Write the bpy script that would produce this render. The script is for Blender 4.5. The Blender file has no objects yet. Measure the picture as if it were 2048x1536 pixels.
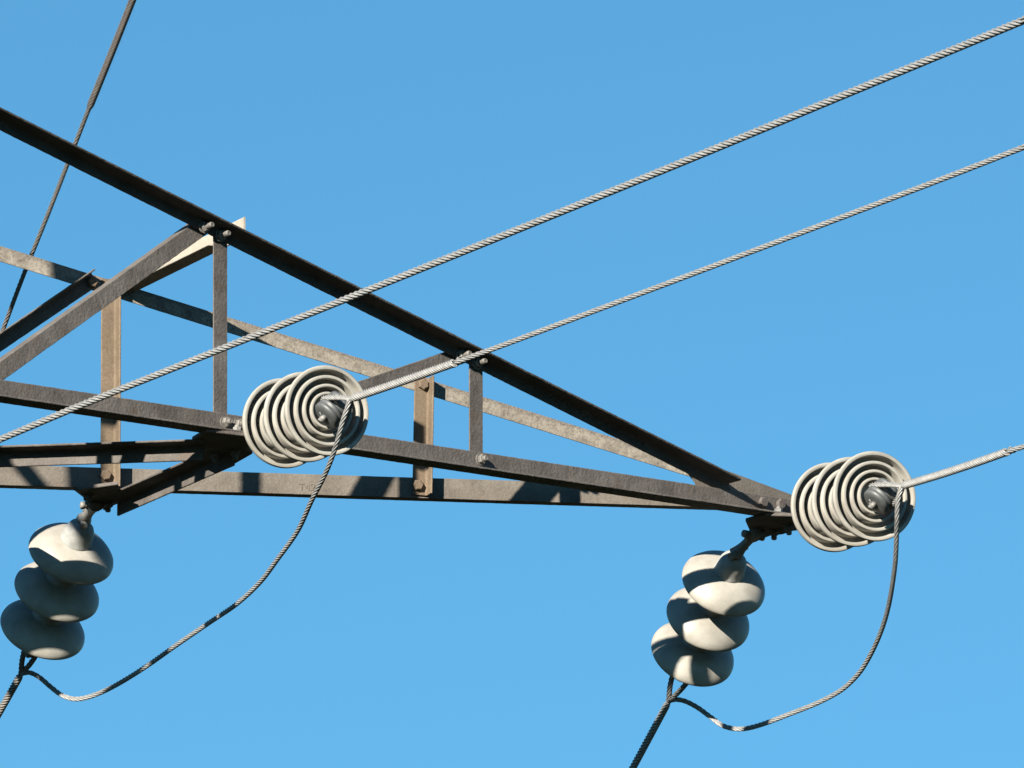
import bpy, bmesh, math, random
from mathutils import Vector, Matrix, noise

scene = bpy.context.scene
col = scene.collection
R = math.radians

# >>> measured world coordinates (metres)
PTS = {"axis": [0.8766, 0.4813, 0.0],
 "near_n": [0.6481, -0.7615, 0.0],
 "far_n": [0.3402, -0.9403, 0.0],
 "chords": {"NL": [[-2.3608, 33.6605, 10.0878], [0.8319, 36.3777, 10.2509]],
 "NU": [[-2.3788, 33.6452, 11.2414], [0.6288, 36.2048, 10.3315]],
 "FL": [[-2.4584, 35.1378, 10.0959], [0.6678, 36.2689, 10.2672]],
 "FU": [[-2.4745, 35.132, 11.092], [0.5308, 36.2193, 10.3936]]}, "nstruts": [[[-0.8273, 34.9656, 10.1862], [-0.8306, 34.9629, 10.7816]], [[-0.1025, 35.5824, 10.2246], [-0.1028, 35.5823, 10.5641]], [[-1.5283, 34.369, 10.1375], [-1.5369, 34.3617, 10.9897]]],
 "fstruts": [[[-1.1679, 35.6047, 10.1646], [-1.1705, 35.6038, 10.788]], [[-0.2696, 35.9297, 10.2218], [-0.2644, 35.9316, 10.5753]], [[-2.0393, 35.2895, 10.1227], [-2.0507, 35.2853, 10.9809]]],
 "ndiag": [[[-1.4948, 34.3976, 10.1613], [-0.869, 34.9302, 10.7774]], [[-0.7875, 34.9995, 10.1828], [-0.1215, 35.5663, 10.5616]]],
 "fdiag": [[[-2.0323, 35.292, 10.1262], [-1.215, 35.5877, 10.7868]]],
 "ucross": [[-0.7614, 35.0375, 10.7663], [-1.1063, 35.6483, 10.7574]],
 "lcross": [[-0.7897, 35.1076, 10.1612], [-1.1391, 35.7267, 10.1612]],
 "pbrace": [[-0.8658, 35.01, 10.1542], [-2.379, 35.2197, 10.1542]],
 "plates": {"near": [[-0.8667, 34.865, 10.1542], [-0.7349, 34.9304, 10.1542], [-0.7403, 35.1343, 10.1542], [-0.8199, 35.3161, 10.1542], [-0.8944, 35.3161, 10.1542], [-0.9088, 34.9663, 10.1542]],
 "far": [[-1.2645, 35.5798, 10.1542], [-1.2307, 35.5613, 10.1542], [-1.1352, 35.5058, 10.1542], [-1.1363, 35.7348, 10.1542], [-1.17, 35.7909, 10.1542], [-1.2008, 35.8034, 10.1542], [-1.231, 35.7037, 10.1542]],
 "rear": [[-1.4956, 35.512, 10.1542], [-1.9478, 35.4505, 10.1542], [-1.9574, 35.6354, 10.1542], [-1.7921, 35.8096, 10.1542], [-1.5743, 35.8096, 10.1542], [-1.5059, 35.6975, 10.1542]],
 "tip": [[0.6876, 36.3137, 10.2367], [0.7406, 36.2375, 10.2367], [0.8467, 36.2502, 10.2367], [0.8534, 36.4222, 10.2367], [0.8301, 36.435, 10.2367], [0.8, 36.4799, 10.2367], [0.772, 36.4863, 10.2367], [0.7347, 36.5442, 10.2367], [0.7084, 36.4863, 10.2367]]}, "gusset": [[0.5099, 36.1037, 10.3449], [0.6289, 36.205, 10.3664], [0.6856, 36.2532, 10.3569], [0.8263, 36.373, 10.3327], [0.8289, 36.3751, 10.2529], [0.6701, 36.2401, 10.2449], [0.5512, 36.1388, 10.2539], [0.5469, 36.1351, 10.3013]],
 "stamp": [[-0.6188, 35.8034, 10.2094], [-0.5466, 35.8295, 10.2142]],
 "far_shade_plate": [[-1.9705, 35.3143, 10.2393], [-1.6175, 35.4421, 10.2439], [-1.5944, 35.4504, 10.2059], [-1.6023, 35.4475, 10.149], [-1.9691, 35.3149, 10.1288]],
 "nbolts": [[-0.8815, 34.9195, 10.7658], [-0.8353, 34.9588, 10.7511], [-0.1504, 35.5418, 10.545], [-0.1056, 35.5798, 10.5322], [-0.8198, 34.9721, 10.2053], [-0.7821, 35.0041, 10.2073], [-0.0954, 35.5886, 10.2469], [0.7316, 36.2924, 10.2876], [0.7841, 36.337, 10.2923]],
 "fbolts": [[-0.2629, 35.9321, 10.5544], [-0.2784, 35.9265, 10.251], [-1.1775, 35.6013, 10.2024], [-1.222, 35.5852, 10.7727]],
 "hang": {"tip": [[0.7201, 36.3966, 10.2367], [0.7737, 36.4222, 10.2367], [0.8166, 36.3583, 10.2367]],
 "far": [[-1.1707, 35.7223, 10.1542], [-1.2259, 35.6354, 10.1542]],
 "near": [[-0.7892, 35.0862, 10.1542], [-0.8469, 35.1163, 10.1542], [-0.8818, 35.0261, 10.1542]],
 "up": [[0.7613, 36.3177, 10.2473], [-0.8042, 34.9853, 10.1673]]}, "strings": {"nl": {"pitch": 0.146, "rear": [-0.6468, 34.838, 10.1709],
 "front": [-0.5226, 34.5752, 10.1424],
 "ax": [0.4251, -0.8999, -0.0975],
 "att": [-0.7415, 35.0453, 10.1662]}, "nr": {"pitch": 0.146, "rear": [0.9374, 36.1717, 10.2452],
 "front": [1.0531, 35.9054, 10.2145],
 "ax": [0.396, -0.9122, -0.1052],
 "att": [0.8525, 36.3769, 10.2487]}, "fl": {"pitch": 0.146, "rear": [-1.2846, 35.9842, 10.0624],
 "front": [-1.3739, 36.2003, 9.8876],
 "ax": [-0.3058, 0.7402, -0.5988],
 "att": [-1.2085, 35.7263, 10.1462]}, "fr": {"pitch": 0.153, "rear": [0.6283, 36.5941, 10.1161],
 "front": [0.5394, 36.8415, 9.9595],
 "ax": [-0.2908, 0.8085, -0.5116],
 "att": [0.7206, 36.4269, 10.2287]}}, "W2": [[-0.4485, 34.3753, 10.129], [-0.3026, 34.1364, 10.1197], [-0.1572, 33.8949, 10.1113], [0.0328, 33.574, 10.1026], [0.5847, 32.6074, 10.0726], [1.1057, 31.6431, 10.0333], [1.3072, 31.254, 10.0161]],
 "W3": [[1.1329, 35.7048, 10.1991], [1.2344, 35.5337, 10.1905], [1.3295, 35.3711, 10.1852], [1.4171, 35.2196, 10.1823], [1.4613, 35.1433, 10.1784], [1.6621, 34.7918, 10.1609]],
 "W4": [[-1.4427, 36.3415, 9.7828], [-1.4953, 36.4293, 9.7121], [-1.57, 36.5525, 9.6126], [-1.9009, 37.0938, 9.1693]],
 "W5": [[0.4678, 36.9931, 9.8453], [0.3624, 37.1889, 9.6845], [0.2948, 37.3113, 9.5834], [-0.0365, 37.9047, 9.0864]],
 "clamps": {"nl": {"S": [-0.5006, 34.5089, 10.1303],
 "l": [0.0266, 0.0076, -0.0306],
 "G": [-0.4485, 34.3753, 10.129]}, "nr": {"S": [1.0758, 35.8386, 10.1999],
 "l": [0.0291, 0.0074, -0.0296],
 "G": [1.1329, 35.7048, 10.1991]}, "fl": {"S": [-1.4051, 36.263, 9.8493],
 "l": [0.0191, 0.0021, -0.0085],
 "G": [-1.4427, 36.3415, 9.7828]}, "fr": {"S": [0.5163, 36.9107, 9.9278],
 "l": [0.0284, 0.0029, -0.0116],
 "G": [0.4678, 36.9931, 9.8453]}}, "JL": [[-0.4539, 34.365, 10.1206], [-0.4609, 34.3724, 10.098], [-0.4708, 34.3857, 10.0725], [-0.4916, 34.4404, 10.0111], [-0.5198, 34.5237, 9.9565], [-0.5637, 34.6545, 9.9019], [-0.6039, 34.8076, 9.8539], [-0.665, 34.9973, 9.8143], [-0.7162, 35.1595, 9.7866], [-0.787, 35.3493, 9.7661], [-0.8687, 35.5412, 9.7559], [-0.967, 35.7632, 9.7415], [-1.0706, 35.9787, 9.7197], [-1.1594, 36.1308, 9.7009], [-1.2264, 36.2194, 9.6908], [-1.2779, 36.2697, 9.6915], [-1.3186, 36.2983, 9.7084], [-1.3538, 36.3172, 9.7382], [-1.3892, 36.3278, 9.7707], [-1.4188, 36.3311, 9.785], [-1.4423, 36.3337, 9.781]],
 "JR": [[1.1282, 35.6949, 10.1893], [1.121, 35.7019, 10.1671], [1.1168, 35.7144, 10.1403], [1.1159, 35.743, 10.098], [1.1116, 35.8695, 9.9907], [1.0884, 36.0762, 9.8846], [1.0376, 36.2964, 9.8042], [0.9837, 36.4387, 9.7676], [0.9154, 36.5664, 9.7523], [0.823, 36.7123, 9.7447], [0.729, 36.8386, 9.7366], [0.6778, 36.8918, 9.7388], [0.6302, 36.9297, 9.7567], [0.5926, 36.954, 9.7892], [0.5541, 36.9707, 9.8219], [0.5155, 36.9795, 9.8438], [0.4856, 36.983, 9.8491], [0.4677, 36.9853, 9.8435]],
 "W1": [[-1.4752, 27.4689, 8.1789], [-1.1149, 26.8093, 8.1602], [-0.9198, 26.4403, 8.148], [-0.3188, 25.2472, 8.0845], [0.2605, 23.9931, 7.9991], [0.7956, 22.7131, 7.8933], [0.9372, 22.3497, 7.8591]],
 "UL": [[-1.0151, 35.6469, 11.8912], [-1.1168, 35.9187, 11.7202], [-1.1832, 36.0957, 11.6075], [-1.2547, 36.2815, 11.4882], [-1.3804, 36.6186, 11.2689], [-1.4632, 36.8322, 11.1282], [-1.5348, 37.0269, 10.9987], [-1.602, 37.2082, 10.877]],
 "sun": [-0.4626, -0.8099, 0.3607]}
# <<< measured

# ------------------------------------------------------------------ camera, sky, sun, exposure
cam_d = bpy.data.cameras.new('camera')
cam = bpy.data.objects.new('camera', cam_d)
col.objects.link(cam)
cam.location = (0, 0, 1.6)
cam.rotation_euler = (R(90 + 14.0), 0, 0)
cam_d.sensor_width = 36
cam_d.lens = 36 * 25350 / 2048
cam_d.clip_start = 0.5
cam_d.clip_end = 8000
scene.camera = cam

SUN = Vector(PTS['sun']).normalized()
EL = math.asin(SUN.z)
AZ = math.atan2(SUN.x, SUN.y)
world = bpy.data.worlds.new('World')
scene.world = world
world.use_nodes = True
wt = world.node_tree
bg = wt.nodes['Background']
sky = wt.nodes.new('ShaderNodeTexSky')
sky.sky_type = 'NISHITA'
sky.sun_disc = False
sky.sun_elevation = EL
sky.sun_rotation = AZ
sky.altitude = 600
sky.air_density = 1.0
sky.dust_density = 0.0
sky.ozone_density = 3.0
# clear, dry autumn air: a deeper blue than the default atmosphere
tint = wt.nodes.new('ShaderNodeMixRGB')
tint.blend_type = 'MULTIPLY'
tint.inputs[0].default_value = 1.0
tint.inputs[2].default_value = (0.378, 0.752, 0.832, 1)
wt.links.new(sky.outputs[0], tint.inputs[1])
wt.links.new(tint.outputs[0], bg.inputs['Color'])
bg.inputs['Strength'].default_value = 0.050

sun_d = bpy.data.lights.new('sun', 'SUN')
sun = bpy.data.objects.new('sun', sun_d)
col.objects.link(sun)
sun.rotation_euler = SUN.to_track_quat('Z', 'Y').to_euler()
sun_d.energy = 5.0
sun_d.angle = R(0.53)
sun_d.color = (1.0, 0.92, 0.79)

scene.view_settings.view_transform = 'Standard'
scene.view_settings.look = 'None'
scene.view_settings.gamma = 1
scene.view_settings.exposure = 1.65

# ------------------------------------------------------------------ materials
def new_mat(name):
    m = bpy.data.materials.new(name)
    m.use_nodes = True
    nt = m.node_tree
    return m, nt, nt.nodes['Principled BSDF']

def ramp(nt, src, stops):
    r = nt.nodes.new('ShaderNodeValToRGB')
    while len(r.color_ramp.elements) < len(stops):
        r.color_ramp.elements.new(0.5)
    for e, (p, c) in zip(r.color_ramp.elements, stops):
        e.position = p
        e.color = (*c, 1)
    nt.links.new(src, r.inputs[0])
    return r.outputs[0]

def noise_tex(nt, scale, detail=4, rough=0.55, vec=None):
    n = nt.nodes.new('ShaderNodeTexNoise')
    n.inputs['Scale'].default_value = scale
    n.inputs['Detail'].default_value = detail
    n.inputs['Roughness'].default_value = rough
    if vec is None:
        tc = nt.nodes.new('ShaderNodeTexCoord')
        vec = tc.outputs['Object']
    nt.links.new(vec, n.inputs['Vector'])
    return n.outputs['Fac']

def mix(nt, a, b, fac, mode='MIX'):
    m = nt.nodes.new('ShaderNodeMixRGB')
    m.blend_type = mode
    for s, v in ((m.inputs[1], a), (m.inputs[2], b), (m.inputs[0], fac)):
        if hasattr(v, 'is_linked'):
            nt.links.new(v, s)
        elif isinstance(v, (int, float)):
            s.default_value = v
        else:
            s.default_value = (*v, 1)
    return m.outputs[0]

def bump(nt, bsdf, items, dist=0.002):
    prev = None
    for h, st in items:
        b = nt.nodes.new('ShaderNodeBump')
        b.inputs['Strength'].default_value = st
        b.inputs['Distance'].default_value = dist
        nt.links.new(h, b.inputs['Height'])
        if prev:
            nt.links.new(prev, b.inputs['Normal'])
        prev = b.outputs['Normal']
    nt.links.new(prev, bsdf.inputs['Normal'])

def steel(name, dark, mid, light, rust=None, bump_s=0.5, grain=170, rough=0.78):
    m, nt, b = new_mat(name)
    big = noise_tex(nt, 9, 6, 0.65)
    c = ramp(nt, big, [(0.30, dark), (0.52, mid), (0.74, light)])
    fine = noise_tex(nt, grain * 1.6, 3, 0.7)
    c = mix(nt, c, ramp(nt, fine, [(0.32, (0.55, 0.53, 0.50)), (0.62, (1.08, 1.07, 1.06))]), 0.5, 'MULTIPLY')
    if rust:
        f = noise_tex(nt, 16, 7, 0.7)
        rf = ramp(nt, f, [(0.55, (0, 0, 0)), (0.70, (1, 1, 1))])
        c = mix(nt, c, rust, rf)
    nt.links.new(c, b.inputs['Base Color'])
    b.inputs['Roughness'].default_value = rough
    b.inputs['Specular IOR Level'].default_value = 0.3
    bump(nt, b, [(noise_tex(nt, grain, 2, 0.5), bump_s), (noise_tex(nt, 30, 4, 0.6), bump_s * 0.8)], 0.003)
    return m

M = {}
M['steel_near'] = steel('weathered_grey_paint', (0.060, 0.053, 0.049), (0.093, 0.084, 0.078), (0.13, 0.119, 0.111), rust=(0.078, 0.060, 0.047), bump_s=0.42, grain=120)
M['steel_dark'] = steel('shade_tinted_steel', (0.040, 0.036, 0.034), (0.062, 0.057, 0.054), (0.09, 0.083, 0.078), bump_s=0.6)  # shade of the near upper chord put into its base colour
M['steel_far'] = steel('faded_brown_grey_paint', (0.095, 0.083, 0.071), (0.135, 0.119, 0.103), (0.17, 0.152, 0.132), rust=(0.12, 0.095, 0.075), bump_s=0.3, grain=120)
M['steel_brown'] = steel('brown_primer_paint', (0.092, 0.068, 0.047), (0.122, 0.092, 0.064), (0.15, 0.115, 0.082), bump_s=0.12, grain=90)
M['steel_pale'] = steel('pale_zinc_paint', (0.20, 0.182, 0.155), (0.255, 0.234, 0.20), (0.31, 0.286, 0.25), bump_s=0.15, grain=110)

def lichen_steel():
    m, nt, b = new_mat('peeling_pale_paint')
    at = nt.nodes.new('ShaderNodeAttribute')
    at.attribute_name = 'across'
    base = ramp(nt, noise_tex(nt, 26, 6, 0.7), [(0.32, (0.105, 0.091, 0.073)), (0.5, (0.165, 0.147, 0.121)), (0.70, (0.225, 0.205, 0.174))])
    spot = ramp(nt, noise_tex(nt, 120, 4, 0.7), [(0.40, (0.25, 0.22, 0.19)), (0.52, (1, 1, 1))])
    base = mix(nt, base, spot, 0.42, 'MULTIPLY')
    # peeled strip along the top edge: ragged by noise
    ad = nt.nodes.new('ShaderNodeMath'); ad.operation = 'MULTIPLY_ADD'
    nt.links.new(noise_tex(nt, 70, 5, 0.75), ad.inputs[0]); ad.inputs[1].default_value = 0.045
    nt.links.new(at.outputs['Fac'], ad.inputs[2])
    sf = ramp(nt, ad.outputs[0], [(0.029, (1, 1, 1)), (0.036, (0, 0, 0))])
    dk = ramp(nt, noise_tex(nt, 200, 3, 0.7), [(0.35, (0.05, 0.043, 0.037)), (0.65, (0.17, 0.145, 0.12))])
    c = mix(nt, base, dk, sf)
    nt.links.new(c, b.inputs['Base Color'])
    b.inputs['Roughness'].default_value = 0.8
    bump(nt, b, [(noise_tex(nt, 160, 3, 0.6), 0.5)], 0.002)
    return m
M['steel_lichen'] = lichen_steel()

def porcelain():
    m, nt, b = new_mat('cream_glazed_porcelain')
    c = ramp(nt, noise_tex(nt, 14, 5, 0.6), [(0.3, (0.200, 0.188, 0.166)), (0.65, (0.285, 0.274, 0.247))])
    sp = ramp(nt, noise_tex(nt, 90, 4, 0.75), [(0.25, (0.45, 0.40, 0.33)), (0.36, (1, 1, 1))])
    c = mix(nt, c, sp, 0.55, 'MULTIPLY')
    nt.links.new(c, b.inputs['Base Color'])
    b.inputs['Roughness'].default_value = 0.45
    bump(nt, b, [(noise_tex(nt, 220, 2, 0.5), 0.12), (noise_tex(nt, 25, 3, 0.5), 0.2)], 0.002)
    return m
M['porcelain'] = porcelain()

def metal(name, c0, c1, rough, metallic, bs=0.3):
    m, nt, b = new_mat(name)
    c = ramp(nt, noise_tex(nt, 60, 5, 0.7), [(0.3, c0), (0.7, c1)])
    nt.links.new(c, b.inputs['Base Color'])
    b.inputs['Roughness'].default_value = rough
    b.inputs['Metallic'].default_value = metallic
    bump(nt, b, [(noise_tex(nt, 260, 3, 0.6), bs)], 0.0015)
    return m
M['galv'] = metal('dull_galvanised_iron', (0.045, 0.05, 0.053), (0.085, 0.09, 0.092), 0.5, 0.1)
M['cap'] = metal('painted_cap_iron', (0.20, 0.205, 0.20), (0.275, 0.28, 0.27), 0.6, 0.05)
M['hook'] = metal('dark_forged_iron', (0.10, 0.10, 0.095), (0.19, 0.185, 0.175), 0.6, 0.1)
M['bolt'] = metal('bolt_zinc', (0.085, 0.08, 0.073), (0.15, 0.141, 0.129), 0.65, 0.1)
M['wire'] = metal('weathered_aluminium_strand', (0.13, 0.131, 0.131), (0.235, 0.235, 0.232), 0.55, 0.15, 0.2)
M['wire_dark'] = metal('tarnished_strand', (0.10, 0.092, 0.086), (0.17, 0.157, 0.147), 0.65, 0.1, 0.15)

def ground_mat():
    m, nt, b = new_mat('dry_grass_ground')
    c = ramp(nt, noise_tex(nt, 0.6, 8, 0.7), [(0.3, (0.012, 0.015, 0.008)), (0.7, (0.026, 0.026, 0.016))])
    nt.links.new(c, b.inputs['Base Color'])
    b.inputs['Roughness'].default_value = 1.0
    b.inputs['Specular IOR Level'].default_value = 0.0
    return m
M['ground'] = ground_mat()

# ------------------------------------------------------------------ helpers
V = Vector
def link(name, bm, mat, parent=None, smooth=False):
    """one mesh object; vertices are given in world space and stored relative to the parent's own frame"""
    me = bpy.data.meshes.new(name)
    bmesh.ops.recalc_face_normals(bm, faces=bm.faces)
    if parent is not None:
        bm.transform(world_of(parent).inverted())
    bm.to_mesh(me)
    bm.free()
    if smooth:
        for p in me.polygons:
            p.use_smooth = True
    me.materials.append(mat)
    o = bpy.data.objects.new(name, me)
    col.objects.link(o)
    if parent is not None:
        o.parent = parent
    return o

def world_of(o):
    m = o.matrix_basis.copy()
    while o.parent:
        o = o.parent
        m = o.matrix_basis @ m
    return m

def thing(name, loc, label, cat, group=None, mat=None):
    o = bpy.data.objects.new(name, None)
    o.empty_display_size = 0.1
    col.objects.link(o)
    o.matrix_basis = mat if mat is not None else Matrix.Translation(loc)
    o['label'] = label
    o['category'] = cat
    if group:
        o['group'] = group
    return o

def frame(z, hint):
    z = z.normalized()
    x = (hint - z * hint.dot(z)).normalized()
    y = z.cross(x)
    return x, y, z

rng = random.Random(7)

def angle_bar(name, p0, p1, u, v, A, B, t, mat, parent, rough=0.0005, step=0.012, cut0=0.0, cut1=0.0, notch=0.0):
    """rolled steel angle: heel line p0->p1, leg A along u, leg B along v; cut0/cut1 slant the ends along leg v"""
    p0, p1, u, v = V(p0), V(p1), V(u), V(v)
    d = (p1 - p0).normalized()
    v = (v - d * v.dot(d)).normalized()
    u2 = d.cross(v)
    u = u2 if u2.dot(u) > 0 else -u2
    r = t * 0.9
    prof = [(0.0006, 0.0), (A - 0.0010, 0), (A, 0.0010), (A, t * 0.55), (A - t * 0.25, t * 0.93), (A - t * 0.5, t), (t + r, t), (t + r * 0.3, t + r * 0.3),
            (t, t + r), (t, B - t * 0.5), (t * 0.93, B - t * 0.25), (t * 0.55, B), (0.0010, B), (0, B - 0.0010), (0, B * 0.5), (0, 0.0006)]
    bm = bmesh.new()
    lay = bm.verts.layers.float.new('across')
    L = (p1 - p0).length
    n = max(2, int(L / step))
    rings = []
    for i in range(n + 1):
        s = i / n
        ring = []
        for k, (a, b) in enumerate(prof):
            if L * s < notch: a = min(a, t)
            q = p0 + d * (L * s) + u * a + v * b
            if i == 0: q += d * (cut0 * b)
            if i == n: q -= d * (cut1 * b)
            w = rough * (1.0 if (a >= A - 0.002 or b >= B - 0.002) else 0.5)
            nv = noise.noise_vector(q * 95)
            q += (u * nv.x + v * nv.y) * w
            vt = bm.verts.new(q)
            vt[lay] = b
            ring.append(vt)
        rings.append(ring)
    m = len(prof)
    for i in range(n):
        for k in range(m):
            bm.faces.new((rings[i][k], rings[i][(k + 1) % m], rings[i + 1][(k + 1) % m], rings[i + 1][k]))
    bm.faces.new(rings[0]); bm.faces.new(rings[-1])
    return link(name, bm, mat, parent)

def plate(name, poly, nrm, t, mat, parent, bev=0.0012):
    """flat plate: outline given in its lower/outer face, thickened along nrm"""
    bm = bmesh.new()
    nrm = V(nrm).normalized()
    lo = [bm.verts.new(V(p)) for p in poly]
    hi = [bm.verts.new(V(p) + nrm * t) for p in poly]
    k = len(poly)
    bm.faces.new(lo); bm.faces.new(hi)
    for i in range(k):
        bm.faces.new((lo[i], lo[(i + 1) % k], hi[(i + 1) % k], hi[i]))
    bmesh.ops.recalc_face_normals(bm, faces=bm.faces)
    bmesh.ops.bevel(bm, geom=list(bm.edges), offset=bev, segments=2, affect='EDGES')
    return link(name, bm, mat, parent)

def add_lathe(bm, o, z, prof, seg=24, closed=True, hint=None, spin=0.0):
    x, y, z = frame(V(z), hint or V((0.3, 0.2, 0.93)) if abs(V(z).normalized().z) < 0.9 else V((1, 0, 0)))
    rings = []
    for rr, h in prof:
        if rr < 1e-6:
            rings.append([bm.verts.new(o + z * h)])
        else:
            rings.append([bm.verts.new(o + z * h + (x * math.cos(spin + 2 * math.pi * i / seg) + y * math.sin(spin + 2 * math.pi * i / seg)) * rr) for i in range(seg)])
    for a, b in zip(rings[:-1], rings[1:]):
        if len(a) == 1 and len(b) == 1:
            continue
        for i in range(seg):
            j = (i + 1) % seg
            if len(a) == 1: bm.faces.new((a[0], b[i], b[j]))
            elif len(b) == 1: bm.faces.new((a[i], a[j], b[0]))
            else: bm.faces.new((a[i], a[j], b[j], b[i]))
    if len(rings[0]) > 1: bm.faces.new(rings[0])
    if len(rings[-1]) > 1: bm.faces.new(rings[-1])

def smooth_path(pts, step):
    """Catmull-Rom through the points, resampled at equal steps"""
    pts = [V(p) for p in pts]
    ext = [pts[0] * 2 - pts[1]] + pts + [pts[-1] * 2 - pts[-2]]
    dense = []
    for i in range(1, len(ext) - 2):
        a, b, c, d = ext[i - 1:i + 3]
        k = max(4, int((c - b).length / 0.004))
        # centripetal-ish: clamp tangents to the segment length
        lb = (c - b).length
        tb = (c - a) * (lb / max(1e-9, (c - b).length + (b - a).length))
        tc = (d - b) * (lb / max(1e-9, (d - c).length + (c - b).length))
        for j in range(k):
            s = j / k
            h = (2 * s**3 - 3 * s**2 + 1, s**3 - 2 * s**2 + s, -2 * s**3 + 3 * s**2, s**3 - s**2)
            dense.append(b * h[0] + tb * h[1] + c * h[2] + tc * h[3])
    dense.append(pts[-1])
    acc = [0.0]
    for a, b in zip(dense[:-1], dense[1:]):
        acc.append(acc[-1] + (b - a).length)
    n = max(2, int(acc[-1] / step))
    out, j = [], 0
    for i in range(n + 1):
        s = acc[-1] * i / n
        while j < len(acc) - 2 and acc[j + 1] < s:
            j += 1
        f = (s - acc[j]) / max(1e-9, acc[j + 1] - acc[j])
        out.append(dense[j].lerp(dense[j + 1], f))
    return out

def add_rope(bm, pts, rad, n, lay, per=8, hand=1, depth=1.0, taper=(0, 0), phase=0.0):
    """stranded rope: n round strands twisted with the given lay length along the polyline"""
    sn = math.sin(math.pi / n)
    rs = rad * sn / (1 + sn)
    c = rad - rs
    prof = []
    for k in range(n):
        for j in range(per):
            ph = (j + 0.5) / per * 2 * math.pi / n - math.pi / n
            rr = c * math.cos(ph) + math.sqrt(max(0, rs * rs - (c * math.sin(ph))**2))
            xx = (j + 0.5) / per * math.pi - math.pi / 2
            rr = rad * (1 - 0.46 * depth * (1 - math.cos(xx)**1.15))
            prof.append((k * 2 * math.pi / n + ph, rr))
    t0 = (pts[1] - pts[0]).normalized()
    x = V((0, 0, 1)) if abs(t0.z) < 0.8 else V((1, 0, 0))
    x = (x - t0 * x.dot(t0)).normalized()
    s, rings, N = 0.0, [], len(pts)
    for i, p in enumerate(pts):
        t = (pts[min(i + 1, N - 1)] - pts[max(i - 1, 0)]).normalized()
        x = (x - t * x.dot(t)).normalized()
        y = t.cross(x)
        if i: s += (p - pts[i - 1]).length
        tw = phase + hand * 2 * math.pi * s / lay
        f = 1.0
        if taper[0] and i < taper[0]: f = 0.55 + 0.45 * math.sin(math.pi / 2 * i / taper[0])
        if taper[1] and i > N - 1 - taper[1]: f = 0.55 + 0.45 * math.sin(math.pi / 2 * (N - 1 - i) / taper[1])
        rings.append([bm.verts.new(p + (x * math.cos(a + tw) + y * math.sin(a + tw)) * rr * f) for a, rr in prof])
    m = len(prof)
    for a, b in zip(rings[:-1], rings[1:]):
        for k in range(m):
            bm.faces.new((a[k], a[(k + 1) % m], b[(k + 1) % m], b[k]))
    bm.faces.new(rings[0]); bm.faces.new(rings[-1])

def add_tube(bm, pts, rad, seg=10):
    pts = [V(p) for p in pts]
    t0 = (pts[1] - pts[0]).normalized()
    x = V((0, 0, 1)) if abs(t0.z) < 0.8 else V((1, 0, 0))
    rings, N = [], len(pts)
    for i, p in enumerate(pts):
        t = (pts[min(i + 1, N - 1)] - pts[max(i - 1, 0)]).normalized()
        x = (x - t * x.dot(t)).normalized()
        y = t.cross(x)
        rr = rad[i] if isinstance(rad, (list, tuple)) else rad
        rings.append([bm.verts.new(p + (x * math.cos(2 * math.pi * k / seg) + y * math.sin(2 * math.pi * k / seg)) * rr) for k in range(seg)])
    for a, b in zip(rings[:-1], rings[1:]):
        for k in range(seg):
            bm.faces.new((a[k], a[(k + 1) % seg], b[(k + 1) % seg], b[k]))
    bm.faces.new(rings[0]); bm.faces.new(rings[-1])

def bolt(parent, p, nrm, r=0.0150, stub=0.010, washer=True, mat='bolt'):
    bm = bmesh.new()
    p, nrm = V(p), V(nrm).normalized()
    a = rng.uniform(0, 1)
    if washer:
        add_lathe(bm, p, nrm, [(r * 1.22, -0.001), (r * 1.22, 0.003), (r * 0.5, 0.003)], 20)
    h0 = 0.0032 if washer else 0.0
    add_lathe(bm, p, nrm, [(r * 0.9, h0), (r, h0 + 0.002), (r, h0 + 0.010), (r * 0.82, h0 + 0.0128), (r * 0.4, h0 + 0.0130)], 6, spin=a)
    if stub > 0:
        add_lathe(bm, p, nrm, [(r * 0.56, h0 + 0.010), (r * 0.56, h0 + 0.0126 + stub * 0.8), (r * 0.42, h0 + 0.0126 + stub), (r * 0.12, h0 + 0.0120 + stub)], 14)
    return link('bolt', bm, M[mat], parent)

UP = V((0, 0, 1))
NN, NF, AX = V(PTS['near_n']), V(PTS['far_n']), V(PTS['axis'])

# ------------------------------------------------------------------ setting
bm = bmesh.new()
bmesh.ops.create_grid(bm, x_segments=24, y_segments=24, size=3000)
gr = link('ground', bm, M['ground'])
gr['kind'] = 'structure'

# ------------------------------------------------------------------ the lattice pylon arm
ch = PTS['chords']
pylon = thing('lattice_pylon', (V(ch['NL'][0]).x - 0.6, V(ch['NL'][0]).y, 0),
              'weathered grey steel lattice crossarm of angle bars tapering to a bolted tip at the right', 'pylon')
NL = angle_bar('chord', *ch['NL'], NN, UP, 0.066, 0.066, 0.0065, M['steel_near'], pylon, rough=0.0009)
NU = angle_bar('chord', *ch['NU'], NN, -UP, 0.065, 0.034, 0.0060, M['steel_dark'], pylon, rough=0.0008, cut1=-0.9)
FL = angle_bar('chord', *ch['FL'], -NF, UP, 0.040, 0.061, 0.0060, M['steel_far'], pylon)
FU = angle_bar('chord', *ch['FU'], -NF, -UP, 0.045, 0.045, 0.0055, M['steel_lichen'], pylon)

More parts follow.
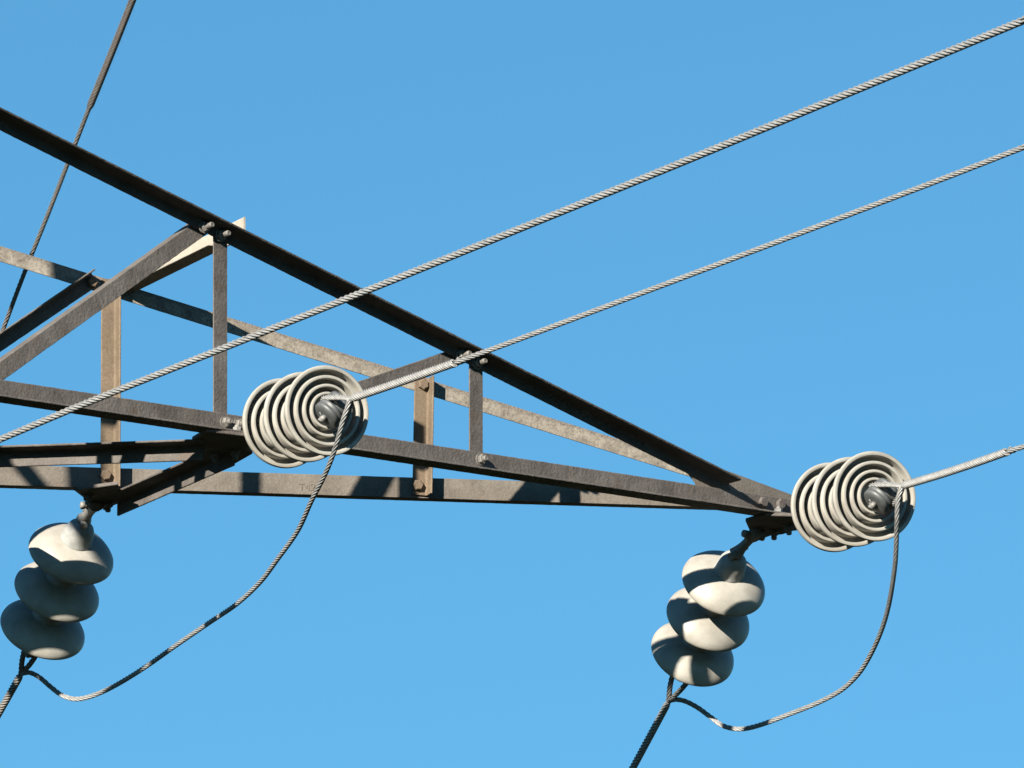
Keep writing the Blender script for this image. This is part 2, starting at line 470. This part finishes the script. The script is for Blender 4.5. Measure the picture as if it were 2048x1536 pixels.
near_struts, far_struts = [], []
for p0, p1 in PTS['nstruts']:
    p0, p1 = V(p0) - NN * 0.0010, V(p1) - NN * 0.0010
    side = AX if True else -AX
    along = (V(ch['NL'][1]) - V(ch['NL'][0])).normalized()
    h = along * 0.025
    # heel at the right edge, one leg in the face, one leg going in
    near_struts.append(angle_bar('strut', p0 + h, p1 + h, -along, -NN, 0.050, 0.045, 0.006, M['steel_near'], pylon, rough=0.0009))
for p0, p1 in PTS['fstruts']:
    along = (V(ch['FL'][1]) - V(ch['FL'][0])).normalized()
    o = NF * 0.0012
    h = along * 0.025
    far_struts.append(angle_bar('strut', V(p0) + o + h, V(p1) + o + h, -along, NF, 0.048, 0.042, 0.0055, M['steel_brown'], pylon))
near_braces = []
for p0, p1 in PTS['ndiag']:
    p0, p1 = V(p0) - NN * 0.0080, V(p1) - NN * 0.0080
    d = (p1 - p0).normalized()
    inpl = d.cross(NN).normalized()
    if inpl.z < 0: inpl = -inpl
    near_braces.append(angle_bar('brace', p0 + inpl * 0.024, p1 + inpl * 0.024, -NN, -inpl, 0.045, 0.048, 0.006, M['steel_near'], pylon, rough=0.0011))
for p0, p1 in PTS['fdiag']:
    p0, p1 = V(p0) + NF * 0.008, V(p1) + NF * 0.008
    d = (p1 - p0).normalized()
    inpl = d.cross(NF).normalized()
    if inpl.z < 0: inpl = -inpl
    fbrace = angle_bar('brace', p0 + inpl * 0.022, p1 + inpl * 0.022, NF, -inpl, 0.046, 0.046, 0.0055, M['steel_near'], pylon, rough=0.0008)
# struts between the near and the far side
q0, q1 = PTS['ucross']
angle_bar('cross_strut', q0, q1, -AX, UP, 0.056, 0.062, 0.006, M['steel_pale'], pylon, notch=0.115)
q0, q1 = PTS['lcross']
lcross = angle_bar('cross_strut', q0, q1, -AX, -UP, 0.062, 0.048, 0.006, M['steel_near'], pylon)
q0, q1 = PTS['pbrace']
pb = (V(q1) - V(q0)).cross(UP).normalized()
if pb.y > 0: pb = -pb
angle_bar('plan_brace', q0, q1, pb, -UP, 0.060, 0.050, 0.006, M['steel_near'], pylon, cut0=0.7)

bracket = {}
for key in ('near', 'far', 'tip', 'rear'):
    bracket[key] = plate('bracket_or_shade_plate', PTS['plates'][key], UP, 0.010, M['steel_near'], pylon)  # the rear one is added out of view to shade the lower-left discs
for key in ('near', 'far', 'tip'):
    for p in PTS['hang'][key]:
        bolt(bracket[key], V(p), -UP, r=0.0150, stub=0.014)
for p in PTS['hang']['up']:
    bolt(NL, V(p) + NN * 0.036 + UP * 0.0066, UP, r=0.0125, stub=0.006, mat='hook')
gus = plate('gusset_or_shade_plate', [V(p) - NN * 0.001 for p in PTS['gusset']], -NN, 0.007, M['steel_far'], pylon)

plate('gusset_or_shade_plate', [V(p) + NF * 0.0015 for p in PTS['far_shade_plate']], NF, 0.006, M['steel_far'], pylon)  # added plate beyond the left edge, blocks sun above the far chord

nb = PTS['nbolts']
for k, p in enumerate(nb):
    par = NU if k < 4 else (NL if k < 7 else gus)
    off = 0.0062 if k < 4 else 0.0067
    if k < 4: bolt(par, V(p) + NN * off, NN, r=0.0155, stub=0.024)
    elif k < 7: bolt(par, V(p) + NN * off, NN, r=0.0150, stub=0.012)
    else: bolt(par, V(p) + NN * off, NN, r=0.0165, stub=0, washer=False, mat='steel_near')
for k, p in enumerate(PTS['fbolts']):
    par, off = ((far_struts[1], 0.0068), (far_struts[1], 0.0068), (far_struts[0], 0.0068), (fbrace, 0.0140))[k]
    bolt(par, V(p) + NF * off, NF, r=0.0165, stub=0, washer=False, mat='steel_brown')

# raised rolling mark on the rear lower chord
fc = bpy.data.curves.new('rolling_mark', 'FONT')
fc.body = 'T42'
fc.size = 0.029
fc.extrude = 0.0007
fc.space_character = 1.15
tmp = bpy.data.objects.new('rolling_mark', fc)
me = bpy.data.meshes.new_from_object(tmp)
bpy.data.objects.remove(tmp)
bm = bmesh.new()
bm.from_mesh(me)
s0, s1 = V(PTS['stamp'][0]), V(PTS['stamp'][1])
sx = (s1 - s0).normalized()
sz = NF.copy()
sy = sz.cross(sx).normalized()
mt = Matrix((sx, sy, sz)).transposed().to_4x4()
mt.translation = s0 + NF * 0.0006
bm.transform(mt)
link('rolling_mark', bm, M['steel_far'], FL)

# mast that carries the arm, just beyond the left edge of the view
base_pts = [V(ch['NL'][0]), V(ch['FL'][0])]
w = (base_pts[1] - base_pts[0])
w.z = 0
corners = [base_pts[0], base_pts[1], base_pts[1] - AX * w.length, base_pts[0] - AX * w.length]
ctr = sum(corners, V()) / 4
legs = []
for c_ in corners:
    top = V((c_.x, c_.y, c_.z + 2.2))
    out = V((c_.x - ctr.x, c_.y - ctr.y, 0))
    foot = V((c_.x, c_.y, 0)) + out * 0.9
    inw = (-out).normalized()
    uu = (inw + V((-inw.y, inw.x, 0))).normalized()
    vv = (inw - V((-inw.y, inw.x, 0))).normalized()
    legs.append((foot, top))
    angle_bar('mast_leg', foot, top, uu, vv, 0.11, 0.11, 0.01, M['steel_near'], pylon, step=0.3)
for i in range(4):
    (f0, t0), (f1, t1) = legs[i], legs[(i + 1) % 4]
    outw = ((f0 + f1) / 2 - V((ctr.x, ctr.y, 0))).normalized()
    nlev = 8
    for k in range(nlev):
        a = f0.lerp(t0, k / nlev); b = f1.lerp(t1, (k + 1) / nlev)
        if k % 2: a, b = f1.lerp(t1, k / nlev), f0.lerp(t0, (k + 1) / nlev)
        angle_bar('mast_brace', a, b, outw, UP, 0.05, 0.05, 0.006, M['steel_near'], pylon, step=0.3)

# ------------------------------------------------------------------ insulator strings
def disc_profile():
    r = 0.1285
    top = [(0.040, -0.052), (0.058, -0.0500), (0.076, -0.0445), (0.094, -0.0360), (0.108, -0.0260), (0.119, -0.0145), (0.1265, -0.0040), (r, 0.0035)]
    def lip(rc, hw, tip, root):
        return [(rc + hw * 1.05, root), (rc + hw, tip - hw * 0.8), (rc + hw * 0.7, tip - hw * 0.2), (rc, tip), (rc - hw * 0.7, tip - hw * 0.2), (rc - hw, tip - hw * 0.8), (rc - hw * 1.05, root)]
    rim = [(0.1284, 0.0080), (0.1262, 0.0116), (0.1220, 0.0128), (0.1175, 0.0112), (0.1155, 0.0050), (0.1150, -0.0120)]
    under = lip(0.0955, 0.0050, 0.0150, -0.0240) + lip(0.0712, 0.0044, 0.0160, -0.0290) + lip(0.0490, 0.0040, 0.0160, -0.0320)
    return top + rim + [(0.1120, -0.0190), (0.1040, -0.0230)] + under + [(0.036, -0.0350), (0.022, -0.0350), (0.012, -0.0300)]

_mesh_cache = {}
def local_mesh(key, build, mat):
    if key not in _mesh_cache:
        bm = bmesh.new()
        build(bm)
        bmesh.ops.recalc_face_normals(bm, faces=bm.faces)
        me = bpy.data.meshes.new(key)
        bm.to_mesh(me); bm.free()
        for p in me.polygons: p.use_smooth = True
        me.materials.append(mat)
        try:
            me.set_sharp_from_angle(angle=R(42))
        except Exception:
            pass
        _mesh_cache[key] = me
    return _mesh_cache[key]

O0, ZZ = V((0, 0, 0)), V((0, 0, 1))
def b_disc(bm): add_lathe(bm, O0, ZZ, disc_profile(), 96)
def b_cap(bm):
    add_lathe(bm, O0, ZZ, [(0.047, -0.0475), (0.0485, -0.0520), (0.0470, -0.0570), (0.0455, -0.0620), (0.0440, -0.0760), (0.0415, -0.0920), (0.0365, -0.1040), (0.0290, -0.1120), (0.0235, -0.1160), (0.0185, -0.1190), (0.010, -0.1200)], 40)
def b_pin(bm):
    add_lathe(bm, O0, ZZ, [(0.016, -0.0310), (0.015, -0.0240), (0.0095, -0.0200), (0.0090, 0.0080), (0.0090, 0.0200), (0.0150, 0.0230), (0.0150, 0.0270), (0.008, 0.0300)], 20)
def b_socket(bm):
    # forked ears with a cotter bolt on top of the cap
    for sx in (-1, 1):
        pts = []
        add_tube(bm, [V((sx * 0.012, 0, -0.102)), V((sx * 0.017, 0, -0.118)), V((sx * 0.018, 0, -0.136)), V((sx * 0.014, 0, -0.147))], [0.010, 0.0095, 0.0115, 0.006], 12)
    add_lathe(bm, V((-0.036, 0, -0.135)), V((1, 0, 0)), [(0.0105, 0), (0.0105, 0.008), (0.0055, 0.0085), (0.0055, 0.066), (0.0100, 0.0665), (0.0100, 0.0745), (0.004, 0.076)], 12)

def string(key, label, flip):
    S = PTS['strings'][key]
    ax = V(S['ax']); rear = V(S['rear']); att = V(S['att'])
    x, y, z = frame(ax, UP)
    mat = Matrix((x, y, z)).transposed().to_4x4()
    mat.translation = att
    root = thing('insulator_string', att, label, 'insulator', 'insulator strings on the pylon arm', mat)
    inv = mat.inverted()
    pitch = S['pitch']
    sc = 1.03 if key == 'nr' else 1.0
    d0 = inv @ rear
    for k in range(3):
        dz = Vector((d0.x, d0.y, d0.z + pitch * k))
        dm = bpy.data.objects.new('insulator_disc', local_mesh('insulator_disc', b_disc, M['porcelain']))
        col.objects.link(dm); dm.parent = root; dm.location = dz
        dm.rotation_euler = (0, 0, k * 1.9)
        dm.scale = (sc, sc, 1)
        for nm, fn, mt in (('cap', b_cap, 'cap'), ('pin', b_pin, 'hook')):
            c = bpy.data.objects.new(nm, local_mesh(nm, fn, M[mt]))
            col.objects.link(c); c.parent = dm
        if k == 0:
            c = bpy.data.objects.new('socket_fork', local_mesh('socket_fork', b_socket, M['hook']))
            col.objects.link(c); c.parent = root; c.location = dz
            c.rotation_euler = (0, 0, flip)
    # link from the top fork to the bracket plate
    ftop = mat @ Vector((d0.x, d0.y, d0.z - 0.135))
    bm = bmesh.new()
    dirv = (att - ftop)
    mid1, mid2 = ftop.lerp(att, 0.25), ftop.lerp(att, 0.72)
    lp = smooth_path([ftop - dirv * 0.1, ftop, mid1, mid2, att, att + dirv.normalized() * 0.012], 0.004)
    add_tube(bm, lp, [0.0135 + 0.0095 * abs(2 * i / (len(lp) - 1) - 1)**2.2 for i in range(len(lp))], 16)
    o = link('link', bm, M['hook'], root, True)
    bm = bmesh.new()
    side = dirv.cross(UP).normalized()
    n2 = side.cross(dirv).normalized()
    rad = 0.021
    cc = att - dirv.normalized() * 0.012
    pts = [cc + (side * math.cos(a) + dirv.normalized() * math.sin(a)) * rad for a in [R(-60 + 300 * i / 24) for i in range(25)]]
    add_tube(bm, pts, 0.0085, 12)
    add_lathe(bm, cc - side * 0.038 + UP * 0.0, side, [(0.011, 0), (0.011, 0.010), (0.0065, 0.0105), (0.0065, 0.066), (0.0115, 0.0665), (0.0115, 0.078), (0.005, 0.080)], 12)
    link('shackle', bm, M['hook'], root, True)
    # grooved thimble clevis at the live end
    C_ = PTS['clamps'][key]
    Sp, l, G = V(C_['S']), V(C_['l']), V(C_['G'])
    w_ = (G - Sp).normalized()
    lr = l.length
    q = w_.cross(l.normalized()).normalized()
    bm = bmesh.new()
    add_lathe(bm, Sp - q * 0.036, q, [(lr * 0.50, 0.0), (lr * 0.88, 0.001), (lr * 1.02, 0.006), (lr * 1.04, 0.014), (lr * 0.97, 0.016), (lr * 0.97, 0.019), (lr * 1.05, 0.021), (lr * 1.05, 0.028), (lr * 0.80, 0.031), (lr * 0.74, 0.036), (lr * 0.80, 0.041), (lr * 1.05, 0.044), (lr * 1.05, 0.052), (lr * 0.97, 0.054), (lr * 0.97, 0.057), (lr * 1.03, 0.059), (lr * 1.0, 0.068), (lr * 0.5, 0.072)], 32)
    add_lathe(bm, Sp - q * 0.043, q, [(0.0095, 0.0), (0.0105, 0.001), (0.0105, 0.010)], 6)
    add_tube(bm, [Sp - q * 0.040 + l.normalized() * 0.016 - w_ * 0.004, Sp - q * 0.041 - l.normalized() * 0.004, Sp - q * 0.040 - l.normalized() * 0.020 + w_ * 0.005], 0.0025, 8)
    link('thimble', bm, M['galv'], root, True)
    bm = bmesh.new()
    pinend = mat @ Vector((d0.x, d0.y, d0.z + pitch * 2 + 0.020))
    for sg in (-1, 1):
        add_tube(bm, smooth_path([pinend, pinend.lerp(Sp, 0.35) + q * sg * 0.030, Sp + q * sg * 0.042, Sp + q * sg * 0.042 + (Sp - pinend).normalized() * 0.012], 0.006), 0.0085, 10)
    add_lathe(bm, Sp - q * 0.055, q, [(0.008, 0.0), (0.008, 0.11)], 12)
    link('clevis', bm, M['hook'], root, True)
    return root

string('nl', 'three cream ribbed insulator discs facing the viewer, mounted midway along the arm', 0.5)
string('nr', 'three cream ribbed insulator discs facing the viewer, at the pointed tip of the arm', 0.5)
string('fl', 'hanging cream insulator string at the lower left, crossed by several dark shadows', 0.3)
string('fr', 'brightly lit hanging cream insulator string below the pointed tip of the arm', 0.9)

# ------------------------------------------------------------------ wires
WR = 0.0078
def extend(pts, dist0=0.0, dist1=0.0, step=0.6, sag=0.0):
    out = list(pts)
    if dist1:
        d = (pts[-1] - pts[-2]).normalized()
        n = int(dist1 / step)
        out += [pts[-1] + d * (step * (i + 1)) + UP * sag * (step * (i + 1))**2 for i in range(n)]
    if dist0:
        d = (pts[0] - pts[1]).normalized()
        n = int(dist0 / step)
        out = [pts[0] + d * (step * (i + 1)) for i in reversed(range(n))] + out
    return out

def dead_end_loop(bm, key, rad=0.0084):
    C_ = PTS['clamps'][key]
    S, l, G = V(C_['S']), V(C_['l']), V(C_['G'])
    w_ = (G - S).normalized()
    u = l.normalized(); lr = l.length
    bk = -(w_ - u * w_.dot(u)).normalized()
    pts = [G, G.lerp(S - u * lr, 0.45) - u * 0.004]
    for i in range(9):
        a = math.pi * i / 8
        pts.append(S - u * lr * math.cos(a) + bk * lr * math.sin(a))
    pts += [G.lerp(S + u * lr, 0.45) + u * 0.004, G]
    add_rope(bm, smooth_path(pts, 0.004), rad, 6, 0.085, 8)

def conductor(key, wkey, label, n_grip, grip_lay, wrad=WR, ext=28, mat='wire', sag=0.0008):
    P_ = [V(p) for p in PTS[wkey]]
    G = V(PTS['clamps'][key]['G'])
    root = thing('conductor_wire', G, label, 'wire', 'conductor wires tied to the insulators')
    return root, P_, G

def grip_end(bm, p, t, rad):
    """loose rod ends where the wrapped grip stops"""
    x, y, z = frame(t, UP)
    for k in range(4):
        a = k * 1.55 + 0.4
        o = x * math.cos(a) + y * math.sin(a)
        o2 = x * math.cos(a + 0.9) + y * math.sin(a + 0.9)
        add_tube(bm, smooth_path([p - z * 0.012 + o * rad * 0.92, p + z * 0.004 + o2 * rad * 0.98, p + z * (0.012 + 0.005 * (k % 3)) + o2 * rad * 1.05], 0.003), 0.0022, 8)

def tied_wire(key, wkey, label, gi, n_grip, grip_lay, grip_rad, mat, ext):
    root, P_, G = conductor(key, wkey, label, n_grip, grip_lay)
    g_pts = smooth_path(P_[:gi + 1], grip_lay / 34)
    bm = bmesh.new()
    add_rope(bm, g_pts, grip_rad, n_grip, grip_lay, 6, depth=0.72, taper=(10, 5))
    grip_end(bm, g_pts[-1], g_pts[-1] - g_pts[-3], grip_rad)
    link('grip', bm, M[mat], root, True)
    bm = bmesh.new()
    add_rope(bm, extend(smooth_path(P_, 0.0050), 0, ext), WR, 6, 0.150 if mat == 'wire' else 0.11, 8)
    link('strand', bm, M[mat], root, True)
    bm = bmesh.new()
    dead_end_loop(bm, key)
    link('loop', bm, M[mat], root, True)
    return root

tied_wire('nl', 'W2', 'pale twisted wire with a wrapped grip, rising right from the insulators midway along the arm', 2, 6, 0.072, 0.0120, 'wire', 26)
tied_wire('nr', 'W3', 'pale twisted wire with a wrapped grip, leaving the arm tip insulators for the right edge', 3, 6, 0.066, 0.0122, 'wire', 26)
tied_wire('fl', 'W4', 'dark wrapped wire leading down to the left edge from the shadowed hanging insulators', 3, 6, 0.066, 0.0114, 'wire_dark', 26)
tied_wire('fr', 'W5', 'wrapped wire running down to the bottom edge from the brightly lit hanging insulators', 3, 6, 0.075, 0.0114, 'wire', 26)

def single(name, pts, rad, n, lay, mat, label, cat, group=None, e0=0, e1=0):
    bm = bmesh.new()
    add_rope(bm, extend(smooth_path(pts, lay / 30), e0, e1), rad, n, lay, 8)
    o = link(name, bm, M[mat], None, True)
    o['label'] = label; o['category'] = cat
    if group: o['group'] = group
    return o

single('jumper_cable', PTS['JL'], 0.0074, 6, 0.105, 'wire', 'looping twisted jumper hanging from the midway insulators over to the lower left ones', 'cable', 'jumper cables under the arm')
single('jumper_cable', PTS['JR'], 0.0076, 6, 0.105, 'wire', 'looping twisted jumper hanging from the arm tip insulators, partly banded by shadows', 'cable', 'jumper cables under the arm')
single('overhead_wire', PTS['W1'], WR, 6, 0.142, 'wire', 'nearest thick twisted wire crossing in front of the arm from lower left to upper right', 'wire', None, 8, 20)

UL = [V(p) for p in PTS['UL']]
root = thing('overhead_wire', UL[0], 'dark steep wire behind the arm at the upper left, thickened by rods at its top', 'wire')
bm = bmesh.new()
add_rope(bm, extend(smooth_path(UL, 0.0038), 2, 20), 0.0070, 6, 0.115, 8)
link('strand', bm, M['wire_dark'], root, True)
bm = bmesh.new()
add_rope(bm, extend(smooth_path(UL[:4], 0.003), 1.2, 0), 0.0112, 8, 0.130, 7, taper=(0, 6))
link('armour_rods', bm, M['wire_dark'], root, True)
